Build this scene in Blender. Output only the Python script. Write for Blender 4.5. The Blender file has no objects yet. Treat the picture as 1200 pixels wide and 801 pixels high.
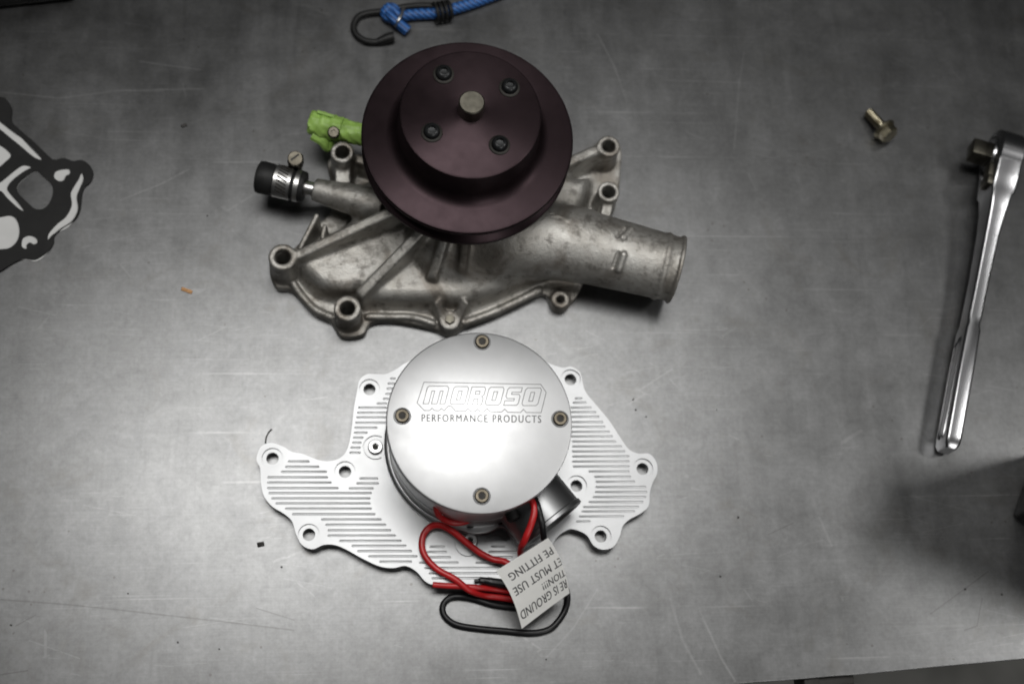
import bpy, bmesh, math, random
import numpy as np
from mathutils import Vector, Matrix

random.seed(7); rng = np.random.default_rng(7)
SC = bpy.context.scene
COL = SC.collection

# ------------------------------------------------------------------ camera
F = 1500.0            # focal length in photograph pixels (1200 wide)
UN, VN = 455.0, 880.0 # pixel straight below the camera
H = 800.0             # camera height above the bench, mm
_d = np.array([(UN-600)/F, -(VN-400.5)/F, -1.0]); _d /= np.linalg.norm(_d)
_up = -_d
_y = np.array([0, 1.0, 0]) - _up*_up[1]; _y /= np.linalg.norm(_y)
_x = np.cross(_y, _up)
ROT = np.array([_x, _y, _up])
def P(u, v, z=0.0):
    """photo pixel + known height (mm) -> world point (mm)"""
    w = ROT @ np.array([(u-600)/F, -(v-400.5)/F, -1.0])
    t = (z-H)/w[2]
    return np.array([w[0]*t, w[1]*t, z])
cam = bpy.data.cameras.new('camera'); camo = bpy.data.objects.new('camera', cam); COL.objects.link(camo)
M = Matrix([list(r) for r in ROT]).to_4x4(); M.translation = Vector((0, 0, H/1000)); camo.matrix_world = M
cam.sensor_width = 36; cam.lens = 36*F/1200; cam.clip_start = 0.02; cam.clip_end = 50
cam.dof.use_dof = True; cam.dof.focus_distance = 0.765; cam.dof.aperture_fstop = 4.5
SC.camera = camo

# ------------------------------------------------------------------ world, lamps, exposure
w = bpy.data.worlds.new('World'); SC.world = w; w.use_nodes = True
w.node_tree.nodes['Background'].inputs[0].default_value = (0.95, 0.98, 1.0, 1)
w.node_tree.nodes['Background'].inputs[1].default_value = 0.018
def area(name, loc, sx, sy, watts, col=(1, 0.99, 0.965), aim=None):
    L = bpy.data.lights.new(name, 'AREA'); L.shape = 'RECTANGLE'; L.size = sx; L.size_y = sy
    L.energy = watts; L.color = col
    o = bpy.data.objects.new(name, L); COL.objects.link(o); o.location = loc
    if aim is not None:
        o.rotation_euler = (Vector(aim)-Vector(loc)).to_track_quat('-Z', 'Y').to_euler()
    return o
# ceiling tubes of the workshop: a long fitting overhead and a shorter one to the right
area('ceiling_light_main', (-0.03, 0.47, 1.4), 0.95, 0.38, 14.0).rotation_euler.z = math.radians(8)
area('ceiling_light_side', (1.25, 0.22, 1.4), 0.24, 0.34, 6.6)
area('ceiling_light_rear', (0.62, 0.95, 1.4), 0.8, 0.35, 0.9)
area('front_fill_light', (0.9, -1.4, 2.0), 0.6, 0.6, 12, aim=(0.5, 0.0, 0.0))  # unseen fill lamp, added to brighten the floor under the bench edge
SC.view_settings.view_transform = 'Standard'; SC.view_settings.look = 'None'
SC.view_settings.exposure = 0.0; SC.view_settings.gamma = 1.0
SC.view_settings.use_curve_mapping = False
SC.cycles.use_denoising = True
SC.cycles.filter_width = 1.9
SC.cycles.max_bounces = 8

# ------------------------------------------------------------------ material helpers
class NT:
    def __init__(s, name):
        s.m = bpy.data.materials.new(name); s.m.use_nodes = True
        s.t = s.m.node_tree; s.b = s.t.nodes['Principled BSDF']
    def n(s, typ, **kw):
        nd = s.t.nodes.new(typ)
        for k, v in kw.items():
            if k.startswith('i_'): nd.inputs[k[2:].replace('_', ' ')].default_value = v
            elif k.startswith('n_'): nd.inputs[int(k[2:])].default_value = v
            else: setattr(nd, k, v)
        return nd
    def l(s, a, b): s.t.links.new(a, b)
    def math(s, op, a, b=None, c=None, clamp=False):
        nd = s.t.nodes.new('ShaderNodeMath'); nd.operation = op; nd.use_clamp = clamp
        for i, x in enumerate((a, b, c)):
            if x is None: continue
            if isinstance(x, (int, float)): nd.inputs[i].default_value = x
            else: s.l(x, nd.inputs[i])
        return nd.outputs[0]
    def noise(s, vec, scale, detail=4, rough=0.55, dist=0.0):
        nd = s.n('ShaderNodeTexNoise'); nd.inputs['Scale'].default_value = scale
        nd.inputs['Detail'].default_value = detail; nd.inputs['Roughness'].default_value = rough
        nd.inputs['Distortion'].default_value = dist
        s.l(vec, nd.inputs['Vector']); return nd.outputs['Fac']
    def ramp(s, fac, pts):
        nd = s.n('ShaderNodeValToRGB'); e = nd.color_ramp.elements
        while len(e) < len(pts): e.new(0.5)
        for el, (p, c) in zip(e, pts):
            el.position = p; el.color = (c, c, c, 1) if isinstance(c, (int, float)) else (*c, 1)
        s.l(fac, nd.inputs[0]); return nd.outputs[0]
    def mix(s, fac, a, b, mode='MIX'):
        nd = s.n('ShaderNodeMix', data_type='RGBA', blend_type=mode)
        for x, i in ((fac, 0), (a, 6), (b, 7)):
            if isinstance(x, (int, float)): nd.inputs[i].default_value = x
            elif isinstance(x, tuple): nd.inputs[i].default_value = (*x, 1) if len(x) == 3 else x
            else: s.l(x, nd.inputs[i])
        return nd.outputs[2]
    def pos(s):
        return s.n('ShaderNodeNewGeometry').outputs['Position']
    def mapping(s, vec, scale=(1, 1, 1), rot=(0, 0, 0)):
        nd = s.n('ShaderNodeMapping'); nd.inputs['Scale'].default_value = scale; nd.inputs['Rotation'].default_value = rot
        s.l(vec, nd.inputs['Vector']); return nd.outputs[0]
    def bump(s, h, strength, dist=0.001):
        nd = s.n('ShaderNodeBump'); nd.inputs['Strength'].default_value = strength; nd.inputs['Distance'].default_value = dist
        s.l(h, nd.inputs['Height']); s.l(nd.outputs[0], s.b.inputs['Normal'])

def simple(name, col, metal=0.0, rough=0.5, var=0.25, nscale=180, bump=0.0, spec=0.5, rvar=0.12):
    k = NT(name); p = k.pos()
    f = k.noise(p, nscale, 5)
    c = k.ramp(f, [(0.3, tuple(x*(1-var) for x in col)), (0.7, tuple(min(1, x*(1+var*0.6)) for x in col))])
    k.l(c, k.b.inputs['Base Color'])
    k.b.inputs['Metallic'].default_value = metal
    k.l(k.math('ADD', k.math('MULTIPLY', k.noise(p, nscale*0.35, 3), 2*rvar), rough-rvar), k.b.inputs['Roughness'])
    k.b.inputs['Specular IOR Level'].default_value = spec
    if bump: k.bump(k.noise(p, nscale*6, 3), bump, 0.0006)
    return k.m

def turned(name, col, rough, aniso, rot=0.0, wear=0.1):
    """lathe-turned face: fine concentric marks about the part's own axis"""
    k = NT(name)
    tg = k.n('ShaderNodeTangent', direction_type='RADIAL', axis='Z')
    k.l(tg.outputs[0], k.b.inputs['Tangent'])
    k.b.inputs['Anisotropic'].default_value = aniso
    k.b.inputs['Anisotropic Rotation'].default_value = rot
    k.b.inputs['Metallic'].default_value = 1
    p = k.pos()
    f = k.noise(p, 55, 6, 0.6)
    c = k.ramp(f, [(0.3, tuple(x*(1-wear) for x in col)), (0.72, tuple(min(1, x*(1+wear*.5)) for x in col))])
    k.l(c, k.b.inputs['Base Color'])
    k.l(k.math('ADD', k.math('MULTIPLY', k.noise(p, 120, 4), 0.14), rough-0.07), k.b.inputs['Roughness'])
    return k.m

def table_material():
    k = NT('brushed_steel')
    p = k.pos()
    smudge = k.noise(p, 9, 6, 0.62, 0.6)
    blot = k.noise(p, 34, 5, 0.6)
    brush_h = k.noise(k.mapping(p, (12, 900, 1), (0, 0, -0.02)), 1.0, 3)
    brush_v = k.noise(k.mapping(p, (700, 9, 1), (0, 0, -0.05)), 1.0, 3)
    fine = k.noise(p, 900, 2)
    col = k.ramp(smudge, [(0.25, (0.123, 0.124, 0.125)), (0.75, (0.154, 0.155, 0.157))])
    col = k.mix(0.35, col, k.ramp(blot, [(0.3, (0.107, 0.107, 0.106)), (0.7, (0.170, 0.171, 0.173))]))
    br = k.math('MULTIPLY_ADD', brush_h, 0.14, 0.93)
    br2 = k.math('MULTIPLY_ADD', brush_v, 0.10, 0.95)
    brr = k.n('ShaderNodeCombineColor')
    streak = k.noise(k.mapping(p, (46, 7, 1), (0, 0, 0.12)), 1.0, 5, 0.6, 0.7)
    prod = k.math('MULTIPLY', k.math('MULTIPLY', br, br2), k.math('MULTIPLY_ADD', streak, 0.28, 0.87))
    for i in range(3): k.l(prod, brr.inputs[i])
    col = k.mix(1.0, col, brr.outputs[0], 'MULTIPLY')
    cloud = k.noise(p, 75, 6, 0.7, 0.5)
    col = k.mix(0.75, col, k.ramp(cloud, [(0.25, 0.80), (0.5, 1.0), (0.75, 1.18)]), 'MULTIPLY')
    mott = k.noise(p, 330, 4, 0.7)
    col = k.mix(0.7, col, k.ramp(mott, [(0.3, 0.86), (0.7, 1.12)]), 'MULTIPLY')
    stain = k.ramp(k.noise(p, 21, 5, 0.65, 1.2), [(0.56, 0.0), (0.70, 1.0)])
    col = k.mix(k.math('MULTIPLY', stain, 0.35), col, (0.105, 0.100, 0.092))
    for ang, sx_, sy_ in ((0.5, 5, 420), (-0.9, 4, 380), (1.2, 6, 460), (2.4, 5, 400)):
        hair = k.noise(k.mapping(p, (sx_, sy_, 1), (0, 0, ang)), 1.0, 1, 0.5)
        hm = k.math('MULTIPLY', k.ramp(hair, [(0.70, 0.0), (0.76, 1.0)]), k.ramp(k.noise(p, 12+sx_, 3), [(0.48, 0.0), (0.62, 1.0)]))
        col = k.mix(k.math('MULTIPLY', hm, 0.20), col, (0.34, 0.34, 0.34))
    # random fine scratches: stretched cells in three directions
    sep = k.n('ShaderNodeSeparateXYZ'); k.l(p, sep.inputs[0])
    scr = None
    for ang, sc, th in ((0.35, 26, 0.014), (-0.5, 22, 0.012), (1.3, 24, 0.012), (1.75, 30, 0.012)):
        v = k.n('ShaderNodeTexVoronoi', feature='DISTANCE_TO_EDGE'); v.inputs['Scale'].default_value = 1.0
        v.inputs['Randomness'].default_value = 1.0
        k.l(k.mapping(p, (sc*0.22, sc*1.0, 1), (0, 0, ang)), v.inputs['Vector'])
        s_ = k.math('LESS_THAN', v.outputs['Distance'], th*0.35)
        m_ = k.math('GREATER_THAN', k.noise(p, 17+sc*0.3, 3), 0.585)
        s_ = k.math('MULTIPLY', s_, m_)
        scr = s_ if scr is None else k.math('MAXIMUM', scr, s_)
    col = k.mix(k.math('MULTIPLY', scr, 0.09), col, (0.36, 0.36, 0.36))
    # dark pits and specks
    vp = k.n('ShaderNodeTexVoronoi'); vp.inputs['Scale'].default_value = 95; k.l(p, vp.inputs['Vector'])
    pit = k.math('MULTIPLY', k.math('LESS_THAN', vp.outputs['Distance'], 0.085),
                 k.math('GREATER_THAN', k.noise(p, 14, 3), 0.56))
    col = k.mix(k.math('MULTIPLY', pit, 0.55), col, (0.08, 0.075, 0.07))
    # the long marks one can point at: distance to line segments (pixels of the photograph laid on the bench)
    def seg(pts, wid, wob=0.0):
        out = None
        for (a, b) in zip(pts[:-1], pts[1:]):
            A = P(*a)/1000; B = P(*b)/1000; d = B-A; L = float(np.hypot(d[0], d[1])); d = d/L
            ax = k.math('SUBTRACT', sep.outputs[0], float(A[0])); ay = k.math('SUBTRACT', sep.outputs[1], float(A[1]))
            t = k.math('ADD', k.math('MULTIPLY', ax, float(d[0])), k.math('MULTIPLY', ay, float(d[1])))
            s = k.math('SUBTRACT', k.math('MULTIPLY', ax, float(d[1])), k.math('MULTIPLY', ay, float(d[0])))
            inside = k.math('LESS_THAN', k.math('ABSOLUTE', k.math('SUBTRACT', t, L/2)), L/2)
            near = k.math('SUBTRACT', 1.0, k.math('DIVIDE', k.math('ABSOLUTE', s), wid), clamp=True)
            o = k.math('MULTIPLY', inside, near)
            out = o if out is None else k.math('MAXIMUM', out, o)
        return out
    dark = [([(0, 702), (70, 707), (130, 713), (200, 721), (280, 730), (345, 738)], .0007),
            ([(1090, 719), (1130, 690), (1158, 669)], .0006), ([(1130, 738), (1145, 733), (1151, 700)], .0005),
            ([(900, 626), (930, 612)], .0005), ([(0, 790), (33, 785)], .0006), ([(18, 733), (42, 720)], .0005),
            ([(300, 712), (345, 726)], .0005)]
    light = [([(140, 235), (190, 215), (222, 198)], .0008), ([(150, 105), (70, 115), (0, 108)], .0007), ([(150, 106), (240, 104)], .0007),
             ([(163, 72), (235, 82)], .0006), ([(785, 700), (800, 750), (822, 790)], .0013), ([(820, 715), (845, 770), (862, 798)], .0011),
             ([(960, 605), (975, 640)], .0012), ([(250, 190), (330, 190)], .0007), ([(872, 60), (866, 100), (860, 180)], .0007),
             ([(640, 770), (672, 735), (700, 690)], .0009),
             ([(700, 40), (720, 78), (735, 120)], .0009)]
    D = None
    for pts, wd in dark:
        s_ = seg(pts, wd); D = s_ if D is None else k.math('MAXIMUM', D, s_)
    L_ = None
    for pts, wd in light:
        s_ = seg(pts, wd); L_ = s_ if L_ is None else k.math('MAXIMUM', L_, s_)
    D = k.math('MULTIPLY', D, k.math('MULTIPLY_ADD', k.noise(p, 120, 3), 1.0, 0.25), clamp=True)
    L_ = k.math('MULTIPLY', L_, k.math('MULTIPLY', k.noise(p, 70, 3), 0.55), clamp=True)
    col = k.mix(k.math('MULTIPLY', D, 0.55), col, (0.05, 0.048, 0.045))
    col = k.mix(k.math('MULTIPLY', L_, 0.42), col, (0.36, 0.36, 0.36))
    k.l(col, k.b.inputs['Base Color'])
    k.b.inputs['Metallic'].default_value = 1.0
    r = k.math('MULTIPLY_ADD', smudge, 0.18, 0.27)
    r = k.math('ADD', r, k.math('MULTIPLY', k.math('SUBTRACT', blot, 0.5), 0.10))
    r = k.math('ADD', r, k.math('MULTIPLY', k.math('SUBTRACT', streak, 0.5), 0.10))
    r = k.math('ADD', r, k.math('MULTIPLY', L_, 0.2))
    k.l(r, k.b.inputs['Roughness'])
    h = k.math('ADD', k.math('MULTIPLY', k.noise(p, 3.2, 2), 5.0), k.math('ADD', k.math('MULTIPLY', brush_h, 0.03), k.math('MULTIPLY', fine, 0.02)))
    k.bump(h, 0.35, 0.0012)
    return k.m

def cast_material():
    k = NT('cast_aluminium'); p = k.pos()
    a = k.noise(p, 42, 6, 0.62, 0.4); b = k.noise(p, 130, 5, 0.65); c = k.noise(p, 26, 4, 0.6, 0.8)
    col = k.ramp(a, [(0.28, (0.225, 0.214, 0.193)), (0.5, (0.345, 0.333, 0.31)), (0.72, (0.45, 0.442, 0.42))])
    col = k.mix(k.math('MULTIPLY', k.ramp(c, [(0.48, 0.0), (0.62, 1.0)]), 0.7), col, (0.135, 0.113, 0.09))
    col = k.mix(k.math('MULTIPLY', k.ramp(b, [(0.52, 0.0), (0.66, 1.0)]), 0.6), col, (0.07, 0.062, 0.053))
    k.l(col, k.b.inputs['Base Color'])
    k.b.inputs['Metallic'].default_value = 0.75
    k.l(k.math('MULTIPLY_ADD', b, 0.25, 0.36), k.b.inputs['Roughness'])
    k.bump(k.math('ADD', k.noise(p, 1500, 2), k.math('MULTIPLY', k.noise(p, 420, 3), 1.2)), 0.42, 0.0006)
    return k.m

MAT = {}
MAT['table'] = table_material()
MAT['cast'] = cast_material()
MAT['floor'] = simple('concrete', (0.45, 0.445, 0.42), 0, 0.8, 0.4, 9, 0.2)
MAT['billet'] = simple('billet_aluminium', (0.275, 0.278, 0.283), 1, 0.40, 0.05, 60, 0.03, rvar=0.06)
MAT['motor'] = simple('machined_aluminium', (0.50, 0.503, 0.508), 1, 0.33, 0.06, 60, 0.0, rvar=0.05)
MAT['cap'] = turned('turned_cap', (0.63, 0.634, 0.642), 0.49, 0.5, 0.0, 0.06)
MAT['engrave'] = simple('engraved_metal', (0.17, 0.172, 0.175), 0.2, 0.6, 0.15, 300)
MAT['pulley'] = turned('purple_anodised', (0.032, 0.0222, 0.0248), 0.42, 0.72, 0.25, 0.12)
MAT['blacksteel'] = simple('black_oxide_steel', (0.018, 0.019, 0.020), 0.5, 0.33, 0.3, 300)
MAT['socket'] = simple('recess_and_shadow', (0.02, 0.018, 0.015), 0.3, 0.6, 0.3, 300)  # near-black; also colours the shadow rings round the pulley bolts
MAT['brass'] = simple('bronze_steel', (0.085, 0.074, 0.057), 1, 0.42, 0.2, 400)
MAT['steel'] = simple('zinc_steel', (0.56, 0.555, 0.54), 1, 0.36, 0.15, 200)
MAT['shaft'] = simple('shaft_steel', (0.11, 0.103, 0.085), 1, 0.42, 0.3, 260)
MAT['chrome'] = simple('chrome', (0.35, 0.35, 0.36), 1, 0.25, 0.05, 40, rvar=0.03)
MAT['zinc'] = simple('yellow_zinc', (0.36, 0.325, 0.235), 1, 0.33, 0.2, 400)
MAT['screw'] = simple('grey_brown_screw', (0.085, 0.077, 0.062), 1, 0.45, 0.3, 300)
MAT['rubber'] = simple('black_rubber', (0.010, 0.010, 0.010), 0, 0.55, 0.3, 150, 0.1, spec=0.25)
MAT['hook'] = simple('black_coated_hook', (0.010, 0.010, 0.010), 0, 0.5, 0.3, 150, 0.1, spec=0.25)
MAT['green'] = simple('green_silicone', (0.25, 0.41, 0.085), 0, 0.5, 0.3, 120, 0.1)
MAT['red'] = simple('red_insulation', (0.42, 0.012, 0.014), 0, 0.38, 0.2, 150)
MAT['blackwire'] = simple('black_insulation', (0.008, 0.008, 0.009), 0, 0.36, 0.2, 150, spec=0.3)
MAT['paper'] = simple('paper', (0.86, 0.855, 0.83), 0, 0.75, 0.05, 90, 0.08)
MAT['ink'] = simple('ink', (0.05, 0.05, 0.055), 0, 0.7, 0.3, 900)
MAT['gasket'] = simple('black_gasket', (0.009, 0.009, 0.009), 0, 0.6, 0.2, 150, 0.1, spec=0.2)
MAT['white_gasket'] = simple('white_gasket', (0.47, 0.47, 0.465), 0, 0.7, 0.05, 90, 0.05)
MAT['case'] = simple('black_plastic', (0.006, 0.006, 0.006), 0, 0.55, 0.3, 90, 0.3, spec=0.12)
MAT['tan'] = simple('wood_chip', (0.45, 0.24, 0.10), 0, 0.8, 0.3, 800)
MAT['grit'] = simple('dark_grit', (0.02, 0.018, 0.016), 0, 0.7, 0.3, 800)

def cord_material():
    k = NT('blue_braid'); p = k.pos()
    wv = k.n('ShaderNodeTexWave', wave_type='BANDS', bands_direction='DIAGONAL')
    wv.inputs['Scale'].default_value = 130; wv.inputs['Distortion'].default_value = 1.5; k.l(p, wv.inputs['Vector'])
    c = k.ramp(wv.outputs['Fac'], [(0.2, (0.006, 0.035, 0.13)), (0.8, (0.02, 0.11, 0.34))])
    k.l(c, k.b.inputs['Base Color']); k.b.inputs['Roughness'].default_value = 0.55
    k.bump(wv.outputs['Fac'], 0.5, 0.0006); return k.m
MAT['cord'] = cord_material()

# ------------------------------------------------------------------ object helpers (all input in world mm)
def origin_of(o):
    p = np.zeros(3)
    while o is not None:
        p += np.array(o.location)*1000; o = o.parent
    return p
def link(name, me, mat, parent=None):
    o = bpy.data.objects.new(name, me); COL.objects.link(o)
    if mat is not None:
        me.materials.clear(); me.materials.append(MAT[mat])
    if parent is not None: o.parent = parent
    return o
def mesh(name, verts, faces, mat, parent=None, smooth=35, origin=None, normals=None):
    """verts in world mm. origin (world mm) becomes the object's own origin."""
    verts = np.asarray(verts, float)
    base = origin_of(parent) if parent is not None else np.zeros(3)
    org = np.asarray(origin, float) if origin is not None else (base if parent is not None else np.array([*verts.mean(0)[:2], verts[:, 2].min()]))
    me = bpy.data.meshes.new(name)
    me.from_pydata(((verts-org)/1000).tolist(), [], [list(map(int, f)) for f in faces]); me.update()
    if smooth:
        me.polygons.foreach_set('use_smooth', [True]*len(me.polygons))
        if smooth < 180: me.set_sharp_from_angle(angle=math.radians(smooth))
    if normals is not None: me.normals_split_custom_set_from_vertices(normals.tolist())
    o = link(name, me, mat, parent); o.location = (org-base)/1000
    return o
def thing(name, at, label, cat, group=None):
    o = bpy.data.objects.new(name, None); COL.objects.link(o); o.location = np.asarray(at, float)/1000
    o.empty_display_size = 0.02
    return tag(o, label, cat, group)
def tag(o, label, cat, group=None):
    o['label'] = label; o['category'] = cat
    if group: o['group'] = group
    return o
def frame(axis, hint=(0, 0, 1)):
    a = np.asarray(axis, float); a = a/np.linalg.norm(a)
    h = np.asarray(hint, float)
    if abs(a@h) > 0.95*np.linalg.norm(h): h = np.array([1.0, 0, 0])
    x = np.cross(h, a); x /= np.linalg.norm(x); y = np.cross(a, x)
    return x, y, a
def lathe(profile, center, axis=(0, 0, 1), seg=72, r_mod=None):
    """profile [(r, h)...] turned about axis through center; returns verts, faces"""
    x, y, a = frame(axis); c = np.asarray(center, float)
    V, Fc, rings = [], [], []
    for r, h in profile:
        if r < 1e-6:
            rings.append([len(V)]); V.append(c+a*h)
        else:
            ring = []
            for i in range(seg):
                t = 2*math.pi*i/seg
                ring.append(len(V)); V.append(c+a*h+(x*math.cos(t)+y*math.sin(t))*r)
            rings.append(ring)
    for A, B in zip(rings[:-1], rings[1:]):
        for i in range(seg):
            j = (i+1) % seg
            if len(A) == 1 and len(B) == 1: continue
            if len(A) == 1: Fc.append((A[0], B[i], B[j]))
            elif len(B) == 1: Fc.append((A[i], A[j], B[0]))
            else: Fc.append((A[i], A[j], B[j], B[i]))
    V = np.array(V)
    # outward orientation is settled by recalculating normals
    return fix(V, Fc)
def fix(V, Fc):
    bm = bmesh.new(); vs = [bm.verts.new(v) for v in V]
    for f in Fc:
        try: bm.faces.new([vs[i] for i in f])
        except ValueError: pass
    bmesh.ops.recalc_face_normals(bm, faces=bm.faces[:])
    bm.verts.index_update()
    V2 = np.array([v.co[:] for v in bm.verts]); F2 = [[v.index for v in f.verts] for f in bm.faces]
    bm.free(); return V2, F2
def join(*parts):
    V, Fc, n = [], [], 0
    for v, f in parts:
        V.append(np.asarray(v)); Fc += [[i+n for i in q] for q in f]; n += len(v)
    return np.vstack(V), Fc
def catmull(pts, n=10, closed=False):
    p = np.asarray(pts, float); N = len(p); out = []
    rngi = range(N if closed else N-1)
    for i in rngi:
        if closed: a, b, c, d = p[(i-1) % N], p[i], p[(i+1) % N], p[(i+2) % N]
        else: a, b, c, d = p[max(i-1, 0)], p[i], p[i+1], p[min(i+2, N-1)]
        for k in range(n):
            t = k/n
            out.append(0.5*((2*b)+(-a+c)*t+(2*a-5*b+4*c-d)*t*t+(-a+3*b-3*c+d)*t**3))
    if not closed: out.append(p[-1])
    return np.array(out)
def tube(path, r, seg=12, cap=True):
    p = np.asarray(path, float); n = len(p); r = np.broadcast_to(np.asarray(r, float), (n,))
    T = np.gradient(p, axis=0); T /= np.linalg.norm(T, axis=1)[:, None]+1e-12
    x, y, _ = frame(T[0]); V, Fc = [], []
    for i in range(n):
        x = x-T[i]*(x@T[i]); x /= np.linalg.norm(x); y = np.cross(T[i], x)
        for k in range(seg):
            a = 2*math.pi*k/seg; V.append(p[i]+(x*math.cos(a)+y*math.sin(a))*r[i])
    for i in range(n-1):
        for k in range(seg):
            j = (k+1) % seg; Fc.append((i*seg+k, i*seg+j, (i+1)*seg+j, (i+1)*seg+k))
    if cap:
        Fc.append(tuple(range(seg))[::-1]); Fc.append(tuple((n-1)*seg+k for k in range(seg)))
    return fix(V, Fc)
def box(c, ax, ay, az, sx, sy, sz, bev=0.0, seg=2):
    """box centred at c along unit axes, bevelled"""
    bm = bmesh.new(); bmesh.ops.create_cube(bm, size=1.0)
    bmesh.ops.scale(bm, vec=(sx, sy, sz), verts=bm.verts[:])
    if bev: bmesh.ops.bevel(bm, geom=bm.edges[:], offset=bev, segments=seg, profile=0.5, affect='EDGES')
    bm.verts.index_update()
    V = np.array([v.co[:] for v in bm.verts]); Fc = [[v.index for v in f.verts] for f in bm.faces]; bm.free()
    return np.asarray(c)+V[:, :1]*ax+V[:, 1:2]*ay+V[:, 2:3]*az, Fc
def hexprism(c, axis, flat, h, cham=0.6, hint=(1, 0, 0)):
    x, y, a = frame(axis, hint); R = flat/math.sqrt(3)
    V, Fc = [], []
    for r, z in ((R, 0), (R, h-cham), (R*0.88, h)):
        for i in range(6):
            t = math.pi/3*i; V.append(np.asarray(c)+a*z+(x*math.cos(t)+y*math.sin(t))*r)
    for k in range(2):
        for i in range(6):
            j = (i+1) % 6; Fc.append((k*6+i, k*6+j, k*6+6+j, k*6+6+i))
    Fc += [tuple(range(6)), tuple(range(12, 18))]
    return fix(V, Fc)
DG = None
def curve_mesh(loops, z0, z1, bev=0.0):
    """flat outline with holes (lists of xy, mm) filled and extruded from z0 to z1, edges rounded by bev -> verts, faces"""
    cu = bpy.data.curves.new('tmp', 'CURVE'); cu.dimensions = '2D'; cu.fill_mode = 'BOTH'
    cu.extrude = (z1-z0)/2-bev; cu.bevel_depth = bev; cu.bevel_resolution = 2; cu.offset = -bev
    for lp in loops:
        s = cu.splines.new('POLY'); s.points.add(len(lp)-1); s.use_cyclic_u = True
        co = np.zeros((len(lp), 4)); co[:, :2] = np.asarray(lp)[:, :2]; co[:, 3] = 1
        s.points.foreach_set('co', co.ravel())
    o = bpy.data.objects.new('tmp', cu); COL.objects.link(o)
    return grab(o, np.array([0, 0, (z0+z1)/2]))
def grab(o, off=(0, 0, 0)):
    dg = bpy.context.evaluated_depsgraph_get(); dg.update()
    me = o.evaluated_get(dg).to_mesh()
    V = np.zeros(len(me.vertices)*3); me.vertices.foreach_get('co', V); V = V.reshape(-1, 3)+np.asarray(off)
    Fc = [list(p.vertices) for p in me.polygons]
    o.evaluated_get(dg).to_mesh_clear(); cu = o.data
    bpy.data.objects.remove(o); bpy.data.curves.remove(cu)
    return V, Fc
def text_mesh(body, spacing=1.0, bold=0.0):
    cu = bpy.data.curves.new('tmp', 'FONT'); cu.body = body; cu.size = 1.0; cu.space_character = spacing
    cu.offset = bold; cu.resolution_u = 3
    o = bpy.data.objects.new('tmp', cu); COL.objects.link(o)
    return grab(o)
def fat(V, Fc, d):
    return join((V, Fc), (V+np.array([d, 0, 1.0]), Fc))
def circle(c, r, n=28):
    t = np.linspace(0, 2*math.pi, n, endpoint=False)
    return np.stack([c[0]+r*np.cos(t), c[1]+r*np.sin(t)], 1)
def px(pts, z): return np.array([P(u, v, z) for u, v in pts])

# ------------------------------------------------------------------ the setting: bench top and floor
e0, e1 = P(870, 801, 0), P(1200, 772, 0)
ed = (e1-e0)/np.linalg.norm(e1-e0); en = np.array([-ed[1], ed[0], 0])
def bench():
    L0, L1 = e0-ed*1100, e1+ed*700
    outline = []
    nseg = 120
    for i in range(nseg+1):                       # slightly ragged front edge
        t = i/nseg; q = L0*(1-t)+L1*t
        outline.append(q+en*float(0.25*math.sin(t*60)+rng.normal()*0.12))
    top = [p[:2] for p in outline]+[(L1+en*1200)[:2], (L0+en*1200)[:2]]
    V, Fc = curve_mesh([top], -3, 0, 0.5)
    # folded front lip below the sheet
    c = (L0+L1)/2+en*2.6+np.array([0, 0, -22.5])
    V2, F2 = box(c, ed, en, np.array([0, 0, 1.0]), np.linalg.norm(L1-L0)-4, 2.5, 39, 0.6)
    o = mesh('workbench_top', *join((V, Fc), (V2, F2)), 'table', origin=(0, 300, 0), smooth=40)
    o['kind'] = 'structure'; o['label'] = 'scratched brushed steel workbench top'
bench()
fl = mesh('floor', [(-3000, -3000, -880), (3000, -3000, -880), (3000, 3000, -880), (-3000, 3000, -880)], [(0, 1, 2, 3)], 'floor')
fl['kind'] = 'structure'; fl['label'] = 'grey concrete floor below the workbench edge'
# dark hinge bracket under the bench edge
hb = P(962, 797, -4)
o = mesh('edge_bracket', *join(box(hb+en*2-ed*6+np.array([0, 0, -10]), ed, en, np.array([0, 0, 1.0]), 10, 12, 22, 1.0),
     box(hb+en*1+ed*9+np.array([0, 0, -3.5]), ed, en, np.array([0, 0, 1.0]), 26, 9, 5, 1.0)), 'grit')
tag(o, 'small dark bracket under the front edge of the steel bench', 'bracket')

# ------------------------------------------------------------------ signed-distance casting (old pump housing)
AX = P(551.7, 133, 115)              # pulley axis
VOX = 0.95
lo = np.array([P(300, 330, 0)[0]-8, P(527, 400, 0)[1]-8, -3.0]); hi = np.array([P(815, 320, 30)[0]+8, P(560, 110, 0)[1]+12, 92.0])
NX, NY, NZ = (np.ceil((hi-lo)/VOX)).astype(int)
gx = (lo[0]+VOX*np.arange(NX)).astype(np.float32); gy = (lo[1]+VOX*np.arange(NY)).astype(np.float32); gz = (lo[2]+VOX*np.arange(NZ)).astype(np.float32)
FIELD = np.full((NX, NY, NZ), 30.0, np.float32); RAW = FIELD.copy(); LAB = np.zeros((NX, NY, NZ), np.int16)
LABELS = ['housing']
def sl(a, b, g):
    i = np.searchsorted(g, a); j = np.searchsorted(g, b); return slice(max(int(i)-1, 0), min(int(j)+1, len(g)))
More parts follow.
